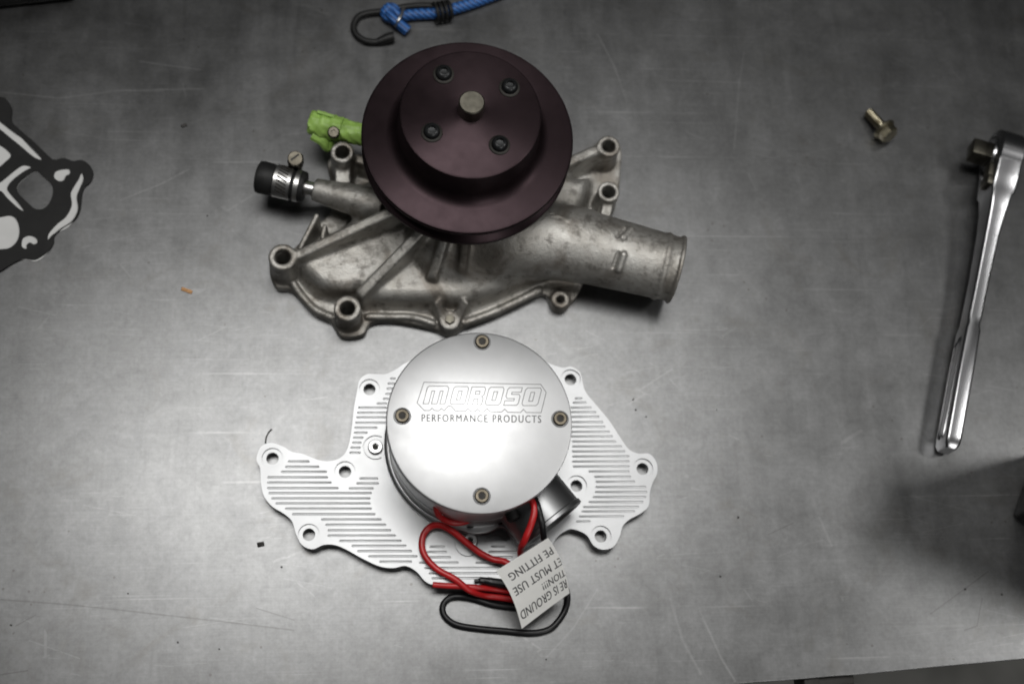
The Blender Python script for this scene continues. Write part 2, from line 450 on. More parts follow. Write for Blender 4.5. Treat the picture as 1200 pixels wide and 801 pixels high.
def add(fn, bb, k=4.0, label='housing', new=False, cut=False):
    (x0, y0, z0), (x1, y1, z1) = bb; m = 9
    S = (sl(x0-m, x1+m, gx), sl(y0-m, y1+m, gy), sl(z0-m, z1+m, gz))
    X, Y, Z = np.meshgrid(gx[S[0]], gy[S[1]], gz[S[2]], indexing='ij')
    d = fn(X, Y, Z).astype(np.float32)
    f = FIELD[S]
    if cut:
        FIELD[S] = np.maximum(f, -d); return
    if new or label not in LABELS: LABELS.append(label); li = len(LABELS)-1
    else: li = LABELS.index(label)
    h = np.maximum(k-np.abs(f-d), 0)/k
    FIELD[S] = np.minimum(f, d)-h*h*k*0.25
    r = RAW[S]; mk = d < r
    RAW[S] = np.where(mk, d, r); LAB[S] = np.where(mk, li, LAB[S])
def polydist(poly, X, Y):
    p = np.asarray(poly)[:, :2].astype(np.float32); q = np.roll(p, -1, 0)
    d = np.full(X.shape, 1e9, np.float32); ins = np.zeros(X.shape, bool)
    for (ax, ay), (bx, by) in zip(p, q):
        ex, ey = bx-ax, by-ay; wx, wy = X-ax, Y-ay
        t = np.clip((wx*ex+wy*ey)/(ex*ex+ey*ey+1e-9), 0, 1)
        d = np.minimum(d, (wx-ex*t)**2+(wy-ey*t)**2)
        c = ((ay > Y) != (by > Y)) & (X < (bx-ax)*(Y-ay)/(by-ay+1e-9)+ax)
        ins ^= c
    d = np.sqrt(d); return np.where(ins, -d, d)
def prism(poly, z0, z1, r, k=4.0, label='housing', taper=0.0, new=False):
    poly = np.asarray(poly)
    X2, Y2 = np.meshgrid(gx, gy, indexing='ij'); D2 = polydist(poly, X2, Y2)
    def fn(X, Y, Z):
        i0 = int(round((X[0, 0, 0]-lo[0])/VOX)); j0 = int(round((Y[0, 0, 0]-lo[1])/VOX))
        d2 = D2[i0:i0+X.shape[0], j0:j0+X.shape[1]][:, :, None]+taper*(Z-z0)
        wx = d2+r; wz = np.abs(Z-(z0+z1)/2)-(z1-z0)/2+r
        return np.minimum(np.maximum(wx, wz), 0)+np.sqrt(np.maximum(wx, 0)**2+np.maximum(wz, 0)**2)-r
    a, b = poly[:, :2].min(0), poly[:, :2].max(0)
    add(fn, ((a[0], a[1], z0), (b[0], b[1], z1)), k, label, new)
def capsule(A, B, ra, rb, k=4.0, label='housing', new=False, cut=False, squash=None):
    A = np.asarray(A, float); B = np.asarray(B, float); d = B-A; L2 = d@d
    def fn(X, Y, Z):
        wx, wy, wz = X-A[0], Y-A[1], Z-A[2]
        t = np.clip((wx*d[0]+wy*d[1]+wz*d[2])/L2, 0, 1)
        return np.sqrt((wx-d[0]*t)**2+(wy-d[1]*t)**2+(wz-d[2]*t)**2)-(ra+(rb-ra)*t)
    r = max(ra, rb); add(fn, (np.minimum(A, B)-r, np.maximum(A, B)+r), k, label, new, cut)
def cyl(A, B, ra, rb, k=4.0, label='housing', new=False, cut=False, rnd=0.6):
    A = np.asarray(A, float); B = np.asarray(B, float); d = B-A; L = np.linalg.norm(d); d = d/L
    def fn(X, Y, Z):
        wx, wy, wz = X-A[0], Y-A[1], Z-A[2]
        t = wx*d[0]+wy*d[1]+wz*d[2]
        rr = np.sqrt(np.maximum(wx*wx+wy*wy+wz*wz-t*t, 0))-(ra+(rb-ra)*np.clip(t/L, 0, 1))+rnd
        hh = np.abs(t-L/2)-L/2+rnd
        return np.minimum(np.maximum(rr, hh), 0)+np.sqrt(np.maximum(rr, 0)**2+np.maximum(hh, 0)**2)-rnd
    r = max(ra, rb); add(fn, (np.minimum(A, B)-r, np.maximum(A, B)+r), k, label, new, cut)
def wall(A, B, th, zb, k=3.0, label='rib', new=True, rnd=1.0):
    """upright rib: top edge runs A->B (3D), body reaches down to zb"""
    A = np.asarray(A, float); B = np.asarray(B, float); d = (B-A)[:2]; L = np.hypot(*d); d = d/L
    def fn(X, Y, Z):
        wx, wy = X-A[0], Y-A[1]; t = wx*d[0]+wy*d[1]; s = wx*d[1]-wy*d[0]
        zt = A[2]+(B[2]-A[2])*np.clip(t/L, 0, 1)
        qx = np.abs(t-L/2)-L/2+rnd; qy = np.abs(s)-th/2-(zt-Z)*0.05+rnd; qz = np.maximum(Z-zt, zb-Z)+rnd
        return np.minimum(np.maximum(np.maximum(qx, qy), qz), 0)+np.sqrt(np.maximum(qx, 0)**2+np.maximum(qy, 0)**2+np.maximum(qz, 0)**2)-rnd
    add(fn, ((min(A[0], B[0])-th, min(A[1], B[1])-th, zb), (max(A[0], B[0])+th, max(A[1], B[1])+th, max(A[2], B[2]))), k, label, new)

flange = catmull(px([(317, 320), (318, 300), (340, 296), (366, 268), (388, 248), (388, 215), (384, 190), (400, 172), (430, 185), (475, 150),
    (560, 130), (640, 160), (676, 186), (702, 166), (726, 172), (727, 200), (722, 236), (700, 290), (678, 344), (664, 357), (650, 356), (634, 345),
    (604, 358), (578, 371), (546, 383), (527, 391), (508, 386), (480, 380), (454, 377), (434, 380), (425, 393), (400, 395), (388, 378), (368, 367), (352, 352), (340, 340), (324, 338)], 5), 5, True)
prism(flange, 0, 7, 1.2)
body = catmull(px([(348, 312), (372, 280), (408, 256), (440, 205), (640, 200), (676, 205), (694, 206), (690, 232), (676, 262), (640, 318), (600, 338),
    (548, 356), (500, 356), (440, 354), (424, 344), (402, 346), (378, 342), (360, 330)], 20), 5, True)
prism(body, 0, 25, 7.5, 6.0, taper=0.12)
# raised face of the chamber and the bearing snout below the pulley
chamber = circle(AX+np.array([4, -34, 0]), 46, 40)
prism(chamber, 0, 34, 9, 8.0, taper=0.25)
cyl(AX*[1, 1, 0]+[0, 0, 15], AX*[1, 1, 0]+[0, 0, 84], 38, 24, 12.0, 'bearing_snout')
# outlet pipe
pa, pb, pc = P(600, 276, 30), P(677, 287, 30), P(793, 316, 30)
capsule(P(520, 285, 26), pa, 19, 25, 9.0)
capsule(pa, pb, 26, 24.5, 9.0, 'outlet_pipe')
pd = (pc-pb)/np.linalg.norm(pc-pb)
cyl(pb-pd*10, pc, 24.4, 21.2, 2.0, 'outlet_pipe', rnd=1.0)
cyl(pc-pd*11.5, pc-pd*8.5, 22.6, 22.6, 1.5, 'outlet_pipe', rnd=1.2)
cyl(pc-pd*1.8, pc+pd*0.6, 22.9, 22.9, 1.0, 'outlet_pipe', rnd=0.8)
# lugs on the pipe
for (u0, v0, u1, v1) in ((729, 281, 739, 270), (726, 313, 730, 300), (650, 258, 664, 262)):
    a_, b_ = P(u0, v0, 49), P(u1, v1, 49)
    def on(q):
        t = (q-pb)@pd; ax_ = pb+pd*t; r_ = q-ax_; lat = r_-np.array([0, 0, 1])*r_[2]
        ll = min(np.linalg.norm(lat), 21); up_ = math.sqrt(max(22.5**2-ll**2, 0))
        return np.array([q[0], q[1], ax_[2]+up_])
    capsule(on(a_), on(b_), 2.5, 2.5, 1.2, 'outlet_pipe')
    capsule(on(a_)-pd*3.6+[0, 0, 0.6], on(b_)-pd*3.6+[0, 0, 0.6], 1.3, 1.3, cut=True)
# heater pipe to the left
ha, hb2 = P(368, 222, 27), P(450, 243, 28)
hd = (ha-hb2)/np.linalg.norm(ha-hb2)
cyl(hb2, ha, 12.5, 7.4, 5.0, 'heater_pipe', rnd=1.0)
# mounting bosses (pixel of the rim, height, radius, hole)
bosses = [(331, 300.5, 34, 8.9, 4.9), (407, 360.5, 30, 8.5, 4.6), (401, 178, 36, 7.7, 4.6), (713.5, 170.5, 32, 7.7, 4.4), (713.5, 224, 30, 7.3, 4.4)]
for u, v, z, r, hole in bosses:
    c = P(u, v, z); b = c*[1, 1, 0]
    cyl(b, c, r*1.03, r, 3.0, 'mounting_boss', True, rnd=0.9)
for u, v, z, r in ((527, 374.5, 14, 6.8), (657, 350, 12, 6.2)):
    c = P(u, v, z); cyl(c*[1, 1, 0], c, r*1.05, r, 3.0, 'mounting_boss', True, rnd=0.8)
# ribs
wall(P(348, 298, 33), P(490, 232, 52), 6.6, 4, 3.5, rnd=1.7)
wall(P(420, 345, 30), P(505, 258, 54), 6.6, 4, 3.5, rnd=1.7)
wall(P(506, 325, 33), P(524, 268, 56), 6.0, 4, 3.0, rnd=1.6)
wall(P(541, 318, 36), P(546, 280, 56), 5.0, 4, 3.0, rnd=1.6)
wall(P(372, 250, 33), P(350, 292, 27), 3.2, 2, 2.0)
wall(P(381, 262, 26), P(377, 280, 24), 3.0, 2, 2.0)
wall(P(700, 174, 30), P(640, 200, 34), 7.0, 4, 4.0, rnd=2.4)
wall(P(713, 236, 26), P(708, 262, 22), 7.0, 2, 2.0)
wall(P(401, 186, 26), P(402, 215, 24), 10.0, 2, 3.0)
wall(P(415, 184, 24), P(450, 196, 26), 6.0, 2, 3.0)
wall(P(519, 371, 14), P(512, 352, 22), 5.0, 2, 3.0)
wall(P(536, 371, 14), P(546, 352, 22), 5.0, 2, 3.0)
# raised bead along the flange edge, as cast
bead = catmull(px([(342, 330), (356, 349), (370, 363), (388, 371)], 8), 5)
for a_, b_ in zip(bead[:-1], bead[1:]): capsule(a_, b_, 1.9, 1.9, 1.5)
bead = catmull(px([(430, 371), (455, 371), (485, 372), (508, 379)], 8), 5)
for a_, b_ in zip(bead[:-1], bead[1:]): capsule(a_, b_, 1.9, 1.9, 1.5)
bead = catmull(px([(545, 378), (575, 367), (604, 354), (632, 340)], 8), 5)
for a_, b_ in zip(bead[:-1], bead[1:]): capsule(a_, b_, 2.2, 2.2, 1.5)
# holes
for u, v, z, r, hole in bosses:
    c = P(u, v, z); cyl(c*[1, 1, 0]-[0, 0, 5], c+[0, 0, 5], hole, hole, cut=True, rnd=0.01)
c = P(657, 350, 12); cyl(c*[1, 1, 0]-[0, 0, 5], c+[0, 0, 5], 2.6, 2.6, cut=True, rnd=0.01)
cyl(pc-pd*45, pc+pd*5, 18.6, 18.6, cut=True, rnd=0.01)

def surface_nets():
    f = FIELD; s = f < 0
    # cells
    c = np.zeros((NX-1, NY-1, NZ-1), np.int8)
    for i in (0, 1):
        for j in (0, 1):
            for k in (0, 1): c += s[i:NX-1+i, j:NY-1+j, k:NZ-1+k]
    cells = np.argwhere((c > 0) & (c < 8)); idx = np.full(c.shape, -1, np.int64); idx[tuple(cells.T)] = np.arange(len(cells))
    acc = np.zeros((len(cells), 3)); cnt = np.zeros(len(cells))
    cor = [(i, j, k) for i in (0, 1) for j in (0, 1) for k in (0, 1)]
    for a in cor:
        for b in cor:
            if sum(abs(p-q) for p, q in zip(a, b)) != 1 or a > b: continue
            fa = f[tuple((cells+a).T)]; fb = f[tuple((cells+b).T)]; m = (fa < 0) != (fb < 0)
            t = fa[m]/(fa[m]-fb[m]); acc[m] += np.array(a)+t[:, None]*(np.array(b)-np.array(a)); cnt[m] += 1
    pos = cells+acc/cnt[:, None]
    V = lo+pos*VOX; quads = []; lab = []
    for ax in range(3):
        n = [NX, NY, NZ]; o1, o2 = [(1, 2), (2, 0), (0, 1)][ax]
        sa = [slice(None)]*3; sb = [slice(None)]*3; sa[ax] = slice(0, n[ax]-1); sb[ax] = slice(1, n[ax])
        A, B = s[tuple(sa)], s[tuple(sb)]
        e = np.argwhere(A != B); e = e[(e[:, o1] > 0) & (e[:, o2] > 0) & (e[:, o1] < n[o1]-1) & (e[:, o2] < n[o2]-1)]
        inn = A[tuple(e.T)]
        def off(d1, d2):
            q = e.copy(); q[:, o1] -= d1; q[:, o2] -= d2; return idx[tuple(q.T)]
        q = np.stack([off(1, 1), off(0, 1), off(0, 0), off(1, 0)], 1)
        q[~inn] = q[~inn][:, ::-1]
        quads.append(q); lab.append(LAB[tuple(e.T)])
    Q = np.vstack(quads); LB = np.concatenate(lab)
    ok = (Q >= 0).all(1); Q, LB = Q[ok], LB[ok]
    G = np.stack(np.gradient(f, VOX), -1)
    pi = np.clip(np.round(pos).astype(int), 0, np.array(f.shape)-1)
    return V, Q, LB
SV, SQ, SL = surface_nets()
# area-weighted vertex normals of the whole skin, so that the split into parts stays seamless
fn_ = np.cross(SV[SQ[:, 2]]-SV[SQ[:, 0]], SV[SQ[:, 3]]-SV[SQ[:, 1]])
VN_ = np.zeros_like(SV)
for i in range(4): np.add.at(VN_, SQ[:, i], fn_)
VN_ /= np.linalg.norm(VN_, axis=1)[:, None]+1e-9

# ------------------------------------------------------------------ thing: old mechanical water pump
pump = thing('water_pump', AX*[1, 1, 0], 'old cast aluminium water pump with a dark purple pulley bolted on top', 'water pump')
housing = None
for li, nm in sorted(enumerate(LABELS), key=lambda t: t[0]):
    fsel = SQ[SL == li]
    if len(fsel) == 0: continue
    used = np.unique(fsel); remap = np.full(len(SV), -1); remap[used] = np.arange(len(used))
    par = pump if nm in ('housing', 'outlet_pipe', 'heater_pipe', 'bearing_snout') else housing
    o = mesh(nm, SV[used], remap[fsel], 'cast', par, smooth=180, normals=VN_[used])
    if nm == 'housing': housing = o
# bolt left in the small boss
c = P(527, 374.5, 14)
mesh('stud', *hexprism(c, (0, 0, 1), 6.0, 2.2), 'shaft', housing)

# pulley
zr, zh = 87.0, 115.0
Rr, Rh = 65.6, 42.6
prof = [(0, zh), (Rh-1.6, zh), (Rh-0.5, zh-0.5), (Rh, zh-1.6), (Rh+0.6, zr+8), (Rh+2.0, zr+3.0), (Rh+5.5, zr+0.6), (Rh+8, zr+0.2),
        (Rr-2.2, zr), (Rr-0.7, zr-0.5), (Rr, zr-1.8), (Rr-0.1, zr-3.4), (Rr-1.0, zr-4.2), (Rr-9.5, zr-8.2), (Rr-9.5, zr-11), (Rr-1.0, zr-14.8),
        (Rr, zr-15.8), (Rr, zr-18), (Rr-1.4, zr-19), (Rr-12, zr-19), (Rr-13, zr-12), (20, zr-10), (0, zr-10)]
pul = mesh('pulley', *lathe(prof, AX*[1, 1, 0], seg=128), 'pulley', pump, smooth=40, origin=AX*[1, 1, 0]+[0, 0, 60])
for q in ((690, 135), (922, 182), (887, 384), (648, 340)):
    c = P(290+q[0]/3, 40+q[1]/3, zh+2.5)*[1, 1, 0]+[0, 0, zh]
    b = mesh('pulley_bolt', *lathe([(0, 0.02), (6.4, 0.02), (6.4, 0.6), (6.1, 0.9), (4.6, 1.3), (4.6, 1.2)], c, seg=28), 'socket', pul)  # near-black washer colour stands in for the shadow round the bolt head
    mesh('head', *lathe([(5.0, 1.2), (5.0, 2.2), (4.7, 3.4), (3.8, 4.4), (2.7, 4.75), (2.5, 4.5), (2.4, 2.6), (0, 2.4)], c, seg=28), 'blacksteel', b)
c = P(553, 119.5, 126)*[1, 1, 0]
mesh('shaft', *lathe([(7.7, zh-0.5), (7.7, 125.3), (7.0, 126), (0, 126)], c, seg=40), 'shaft', pul, smooth=25)

# heater hose stub with clamp
nd_ = (P(305, 207.5, 27)-ha); nd_ /= np.linalg.norm(nd_)
s0 = ha
mesh('pipe_neck', *lathe([(0, -6), (4.6, -6), (4.6, 14), (0, 14)], s0, nd_, 28), 'steel', pump)
def at_(t): return s0+nd_*t
hs = mesh('hose_stub', *lathe([(5, 6), (9.6, 6), (10.2, 7), (10.2, 12), (9.7, 13.5), (9.9, 20), (9.7, 26), (10.6, 28.5), (10.8, 35), (10.2, 37), (8.6, 37.8), (7.4, 37.4), (6.8, 34), (0, 33.6)], s0, nd_, 40), 'rubber', pump)
cl = mesh('hose_clamp', *lathe([(10.0, 14.5), (10.75, 14.6), (10.75, 25.6), (10.0, 25.7)], s0, nd_, 56), 'steel', hs)
x_, y_, a_ = frame(nd_)
if y_[2] < 0: x_, y_ = -x_, -y_
for i in range(12):                         # slots pressed into the band
    th = math.radians(-75+i*12.5)
    rad = y_*math.cos(th)+x_*math.sin(th)*(1 if x_[1] < 0 else -1); tan = np.cross(a_, rad)
    sa_ = a_*0.94+tan*0.34; sa_ /= np.linalg.norm(sa_); tb_ = np.cross(rad, sa_)
    mesh('band_slot', *box(s0+a_*20+rad*10.78, sa_, tb_, rad, 7.2, 0.95, 0.16), 'socket', cl, smooth=0)
# second thin band ring and screw housing
mesh('band_ring', *lathe([(10.1, 9.2), (10.6, 9.3), (10.6, 12.2), (10.1, 12.3)], s0, nd_, 48), 'steel', hs)
scr_c = P(345.5, 183, 43)
hous = P(345.5, 190, 34)
sg = y_*0.86+np.array([0, 1.0, 0])*0.5; sg /= np.linalg.norm(sg)
mesh('screw_housing', *box(scr_c-np.array([0, 0, 8.5]), a_, np.cross([0, 0, 1.0], a_), np.array([0, 0, 1.0]), 9, 8.5, 12, 1.6, 3), 'screw', cl)
scr_c = scr_c-np.array([0, 0, 2.0])
ss = mesh('clamp_screw', *lathe([(0, 0), (4.7, 0), (4.9, 0.6), (4.9, 3.4), (4.4, 4.2), (0, 4.4)], scr_c-np.array([0, 0, 3]), (0.05, -0.25, 1), 24), 'screw', cl)
tip = scr_c+np.array([0.05, -0.35, 1.30])
mesh('screw_slot', *box(tip, np.array([0.8, 0.6, 0.15])/1.012, np.array([-0.6, 0.8, 0.2])/1.02, np.array([0.05, -0.24, 0.97]), 6.4, 1.1, 0.5), 'socket', ss, smooth=0)

# green capped bypass fitting with its clamp
g0, g1 = P(363, 143, 32), P(440, 162, 32); gd = (g0-g1)/np.linalg.norm(g0-g1)
gl = np.linalg.norm(g0-g1)
gprof = [(0, 0.0), (4, 0.2), (6.8, 0), (7.7, -0.6), (8.1, -2.0)]+[(8.0+0.4*math.sin(t*0.9), -t) for t in np.arange(3.5, 22, 1.5)]+[(7.5-0.01*t, -t) for t in np.arange(22, gl, 1.5)]
gV, gF = lathe(gprof, g0, gd, 48)
gn = np.sin(gV[:, 0]*0.9+gV[:, 2]*1.3)*0.35+np.sin(gV[:, 1]*1.4-gV[:, 2]*0.8+2)*0.3+np.sin(gV[:, 0]*2.3+gV[:, 1]*1.9)*0.22
gax = g0+((gV-g0)@gd)[:, None]*gd; gr_ = gV-gax; gr_ /= np.linalg.norm(gr_, axis=1)[:, None]+1e-6
gp = mesh('bypass_cap', gV+gr_*gn[:, None], gF, 'green', pump)
mesh('cap_flap', *tube(catmull([P(366, 158, 29), P(378, 165, 27), P(384, 172, 22), P(392, 166, 25)], 6), 3.6, 10), 'green', gp)
mesh('cap_rib', *tube(catmull([P(372, 131, 40), P(392, 137, 39.5)], 6), 1.2, 8), 'green', gp)
mesh('cap_screw', *lathe([(0, 0), (4.0, 0), (4.0, 2.4), (3.2, 3.3), (1.4, 3.3), (1.2, 2.6), (0, 2.6)], P(391, 155, 39)-[0, 0, 1], (0, -0.25, 1), 24), 'screw', gp)
mesh('bypass_pipe', *lathe([(5.4, 0), (5.4, 34)], P(411, 156.5, 30), -gd, 28), 'steel', pump)

# ------------------------------------------------------------------ thing: billet electric water pump
MC = P(562, 493, 72)                              # motor axis (cap centre)
ep = thing('electric_water_pump', MC*[1, 1, 0], 'shiny billet aluminium electric water pump with a grooved plate and round motor cap', 'water pump')
ZP = 10.0
def z4(x, y): return (290+x/3.081, 380+y/3.081)
def z6(x, y): return (540+x/3.08, 400+y/3.08)
def z7(x, y): return (460+x/4.004, 560+y/4.004)
out = [(301.4, 533), (306, 523), (317.6, 518.5), (332, 523), (342, 529), (355, 531.5), (371, 538), (384, 540), (397, 537), (406, 528), (411, 510), (415, 477), (419, 455),
       (421.5, 445), (429.6, 438.4), (441, 438), (452, 438), (465, 432), (478, 424), (510, 415), (570, 415), (620, 418), (650, 428), (660, 430.5), (670, 429.5), (679.6, 436), (683, 449), (687, 460),
       (702, 478), (715, 494), (728, 514), (737, 526), (748, 531), (761, 531.5), (769, 541), (770, 554), (764.5, 566), (761.5, 577), (760, 592), (751, 601), (738, 608), (730, 616),
       (726, 628), (719, 640), (707, 643.5), (696, 639), (688, 627), (677, 621), (666, 620), (652, 630), (640, 652), (620, 680), (600, 688), (550, 686), (512, 685), (499, 681), (488, 669), (475, 662.5),
       (461, 665), (445, 663), (425, 654), (405, 643), (392, 638), (379, 638), (366, 643), (354, 638), (347, 625), (342, 610), (332, 601), (319, 593), (309.5, 581), (306, 566), (305, 549), (301, 540)]
outl = catmull(px(out, ZP), 5, True)
holes = [(319.3, 537), (404.3, 552.5), (433, 456), (362, 626), (668.5, 444.5), (753, 549), (704, 628), (675.5, 569)]
slots = []
for y, a, b in ((494, 150, 220), (513, 140, 255), (531, 125, 283), (551, 75, 287), (570, 75, 300), (590, 75, 325), (608, 80, 445), (627, 90, 440), (645, 105, 440), (664, 140, 445),
                (684, 165, 458), (703, 270, 480), (722, 285, 497), (742, 293, 515), (761, 293, 532), (780, 335, 552), (798, 380, 570), (817, 400, 590), (836, 440, 610), (855, 480, 590),
                (555, 408, 468), (573, 397, 470), (591, 370, 452), (300, 403, 500), (318, 400, 500), (335, 397, 500), (354, 393, 500), (372, 390, 465), (390, 388, 430), (408, 385, 415),
                (426, 382, 408), (444, 375, 405), (462, 372, 405), (195, 519, 531), (213, 510, 530), (231, 506, 522), (250, 502, 516), (268, 493, 506), (285, 470, 500)):
    slots.append((z4(a, y), z4(b, y)))
for y, a, b in ((205, 415, 435), (220, 408, 450), (238, 400, 468), (254, 400, 485), (271, 400, 497), (290, 400, 510), (307, 400, 518), (325, 400, 535), (342, 400, 545), (360, 405, 557), (378, 405, 578),
                (396, 405, 590), (414, 405, 605), (432, 405, 605), (450, 408, 605), (468, 465, 605), (487, 485, 610), (505, 490, 625), (524, 490, 665), (542, 488, 668), (560, 480, 665),
                (578, 465, 655), (596, 445, 640), (612, 440, 625), (630, 430, 585), (648, 420, 465)):
    slots.append((z6(a, y), z6(b, y)))
for y, a, b in ((320, 178, 240), (320, 468, 522), (345, 160, 250), (345, 455, 600), (370, 165, 268), (370, 440, 560), (395, 130, 305), (395, 395, 545), (420, 155, 520), (445, 175, 520), (468, 188, 430)):
    if y in (345, 370): slots.append((z7(max(a, 165), y), z7(b, y)))
    else: slots.append((z7(a, y), z7(b, y)))
def stadium(a, b, r):
    a, b = np.asarray(a)[:2], np.asarray(b)[:2]; d = (b-a)/np.linalg.norm(b-a); n = np.array([-d[1], d[0]]); L = []
    for k in range(7):
        t = -math.pi/2+math.pi*k/6; L.append(b+r*(d*math.cos(t)+n*math.sin(t)))
    for k in range(7):
        t = math.pi/2+math.pi*k/6; L.append(a+r*(d*math.cos(t)+n*math.sin(t)))
    return np.array(L)
def arcslot(c, r, a0, a1, wd, n=14):
    t = np.radians(np.linspace(a0, a1, n)); c = np.asarray(c)[:2]
    o_ = np.stack([c[0]+(r+wd/2)*np.cos(t), c[1]+(r+wd/2)*np.sin(t)], 1); i_ = np.stack([c[0]+(r-wd/2)*np.cos(t), c[1]+(r-wd/2)*np.sin(t)], 1)
    return np.vstack([o_, i_[::-1]])
hp = [P(u, v, ZP-1.5) for u, v in holes]
base_loops = [outl]+[circle(h, 3.85) for h in hp]
skin = [outl]+[circle(h, 6.5) for h in hp]
for a, b in slots: skin.append(stadium(P(*a, ZP), P(*b, ZP), 0.72))
skin.append(arcslot(P(440, 524, ZP), 7.6, 60, 300, 0.7))
skin.append(arcslot(P(548, 637, ZP), 7.6, 170, 330, 0.7))
skin.append(arcslot(P(581, 640, ZP), 7.0, 25, 160, 0.9))
V1 = curve_mesh(base_loops, 0.0, ZP-1.5)
V2 = curve_mesh(skin, ZP-1.6, ZP, 0.0)
gv, gf = [], []
for a, b in slots:                       # round-nosed cutter: every groove has a sloping floor
    A3, B3 = P(*a, ZP), P(*b, ZP); lp = stadium(A3, B3, 0.74); n0 = len(gv)
    for q in lp: gv.append((q[0], q[1], ZP-0.25))
    gv.append((B3[0], B3[1], ZP-0.62)); gv.append((A3[0], A3[1], ZP-0.62))
    for i in range(14):
        j = (i+1) % 14; ci = n0+14 if i < 7 else n0+15; cj = n0+14 if j < 7 else n0+15
        gf.append([n0+i, n0+j, ci] if ci == cj else [n0+i, n0+j, cj, ci])
V3 = fix(gv, gf)
plate = mesh('mounting_plate', *join(V1, V2, V3), 'billet', ep, smooth=30)
for u, v in ((440, 524), (551, 634)):
    c = P(u, v, ZP)*[1, 1, 0]
    s = mesh('plate_screw', *lathe([(4.6, ZP+0.02), (4.6, ZP+2.2), (4.0, ZP+2.9), (2.3, ZP+3.0), (2.2, ZP+1.0), (0, ZP+0.9)], c, seg=28), 'motor', plate)
    mesh('hex_socket', *lathe([(0, ZP+1.5), (2.15, ZP+1.5)], c, seg=6), 'socket', s)

Rc = 54.7
cz = MC*[1, 1, 0]
body_prof = [(Rc+1.2, ZP-0.4), (Rc+1.2, ZP+5.5), (Rc+0.2, ZP+6.3), (Rc-1.4, ZP+6.6), (Rc-1.4, 38), (Rc-1.9, 38.4), (Rc-1.9, 39.2), (Rc-1.4, 39.6), (Rc-1.2, 62.6), (Rc-2.4, 63.0), (Rc-2.6, 65.2), (20, 65.3)]
mb = mesh('motor_body', *lathe(body_prof, cz, seg=128), 'motor', ep, smooth=35, origin=cz)
cap_prof = [(0, 72), (Rc-1.0, 72), (Rc-0.3, 71.7), (Rc, 71.0), (Rc, 65.8), (Rc-0.6, 65.3), (20, 65.4)]
cap = mesh('motor_cap', *lathe(cap_prof, cz, seg=144), 'cap', ep, smooth=40, origin=cz+[0, 0, 65])
for u, v in ((565, 400.5), (471.3, 487.3), (656.3, 490.7), (564.6, 581)):
    c = P(u, v, 72)*[1, 1, 0]
    rg = mesh('cap_screw', *lathe([(5.2, 72.02), (5.2, 72.16), (4.7, 72.2), (4.5, 72.05)], c, seg=30), 'engrave', cap)
    mesh('screw_head', *lathe([(4.3, 72.03), (4.25, 73.0), (3.6, 73.6), (2.3, 73.6), (2.2, 72.4), (0, 72.4)], c, seg=30), 'brass', rg)
    mesh('hex_socket', *lathe([(0, 72.9), (2.2, 72.9)], c, seg=6), 'socket', rg)
# engraved logo: outlined slanted letters in a border
def z8(x, y): return (480+x/7.06, 430+y/7.06)
ZC = 72.035
def ribbon(pts, wd, closed=True):
    p = np.array([P(*z8(x, y), ZC) for x, y in pts])
    n = len(p); L, R = [], []
    for i in range(n):
        a = p[(i-1) % n] if closed or i > 0 else p[i]; b = p[(i+1) % n] if closed or i < n-1 else p[i]
        d0 = p[i]-a; d1 = b-p[i]
        u0 = d0/(np.linalg.norm(d0)+1e-9); u1 = d1/(np.linalg.norm(d1)+1e-9); t = u0+u1; t /= np.linalg.norm(t)+1e-9
        nn = np.array([-t[1], t[0], 0]); cs = max(abs(nn@np.array([-u1[1], u1[0], 0])) if np.linalg.norm(d1) > 1e-6 else 1, 0.5)
        L.append(p[i]+nn*wd/2/cs); R.append(p[i]-nn*wd/2/cs)
    V = np.vstack([L, R]); Fc = []
    for i in range(n if closed else n-1):
        j = (i+1) % n; Fc.append((i, j, n+j, n+i))
    return V, Fc
GL = {
 'm': [[(0, 0), (0, .9), (.06, 1), (.9, 1), (1, .88), (1, 0), (.77, 0), (.77, .72), (.64, .72), (.64, 0), (.38, 0), (.38, .72), (.25, .72), (.25, 0)]],
 'o': [[(.1, 0), (0, .12), (0, .88), (.1, 1), (.9, 1), (1, .88), (1, .12), (.9, 0)], [(.38, .25), (.38, .75), (.62, .75), (.62, .25)]],
 'r': [[(0, 0), (0, 1), (.9, 1), (1, .88), (1, .56), (.86, .46), (1, .36), (1, 0), (.66, 0), (.66, .32), (.36, .32), (.36, 0)], [(.36, .58), (.36, .76), (.66, .76), (.66, .58)]],
 's': [[(0, 0), (0, .26), (.64, .26), (.64, .38), (.12, .38), (0, .5), (0, .88), (.1, 1), (1, 1), (1, .74), (.36, .74), (.36, .62), (.88, .62), (1, .5), (1, .12), (.9, 0)]]}
for ch, x0, x1 in (('m', 112, 292), ('o', 330, 455), ('r', 478, 595), ('o', 622, 748), ('s', 778, 895), ('o', 925, 1058)):
    dy = 18*(x0-110)/950
    parts = []
    for lp in GL[ch]:
        parts.append(ribbon([(x0+(x1-x0)*gx_+38*gy_, 302+dy-146*gy_) for gx_, gy_ in lp], 0.42))
    mesh('logo_letter', *join(*parts), 'engrave', cap, smooth=0)
mesh('logo_border', *join(ribbon([(118, 124), (1085, 142), (1130, 208), (1088, 376), (965, 374), (942, 348), (918, 374), (812, 372), (787, 346), (762, 370), (668, 368), (642, 342), (616, 368), (582, 366), (560, 346), (540, 366), (505, 364), (482, 344), (460, 364),
    (380, 362), (345, 322), (318, 322), (286, 360), (264, 340), (242, 360), (206, 358), (186, 338), (166, 358), (122, 358), (62, 295)], 0.42)), 'engrave', cap, smooth=0)
tv, tf = text_mesh('PERFORMANCE PRODUCTS', 1.25, 0.0); tv, tf = fat(tv, tf, 0.05)
tmin, tmax = tv[:, :2].min(0), tv[:, :2].max(0)
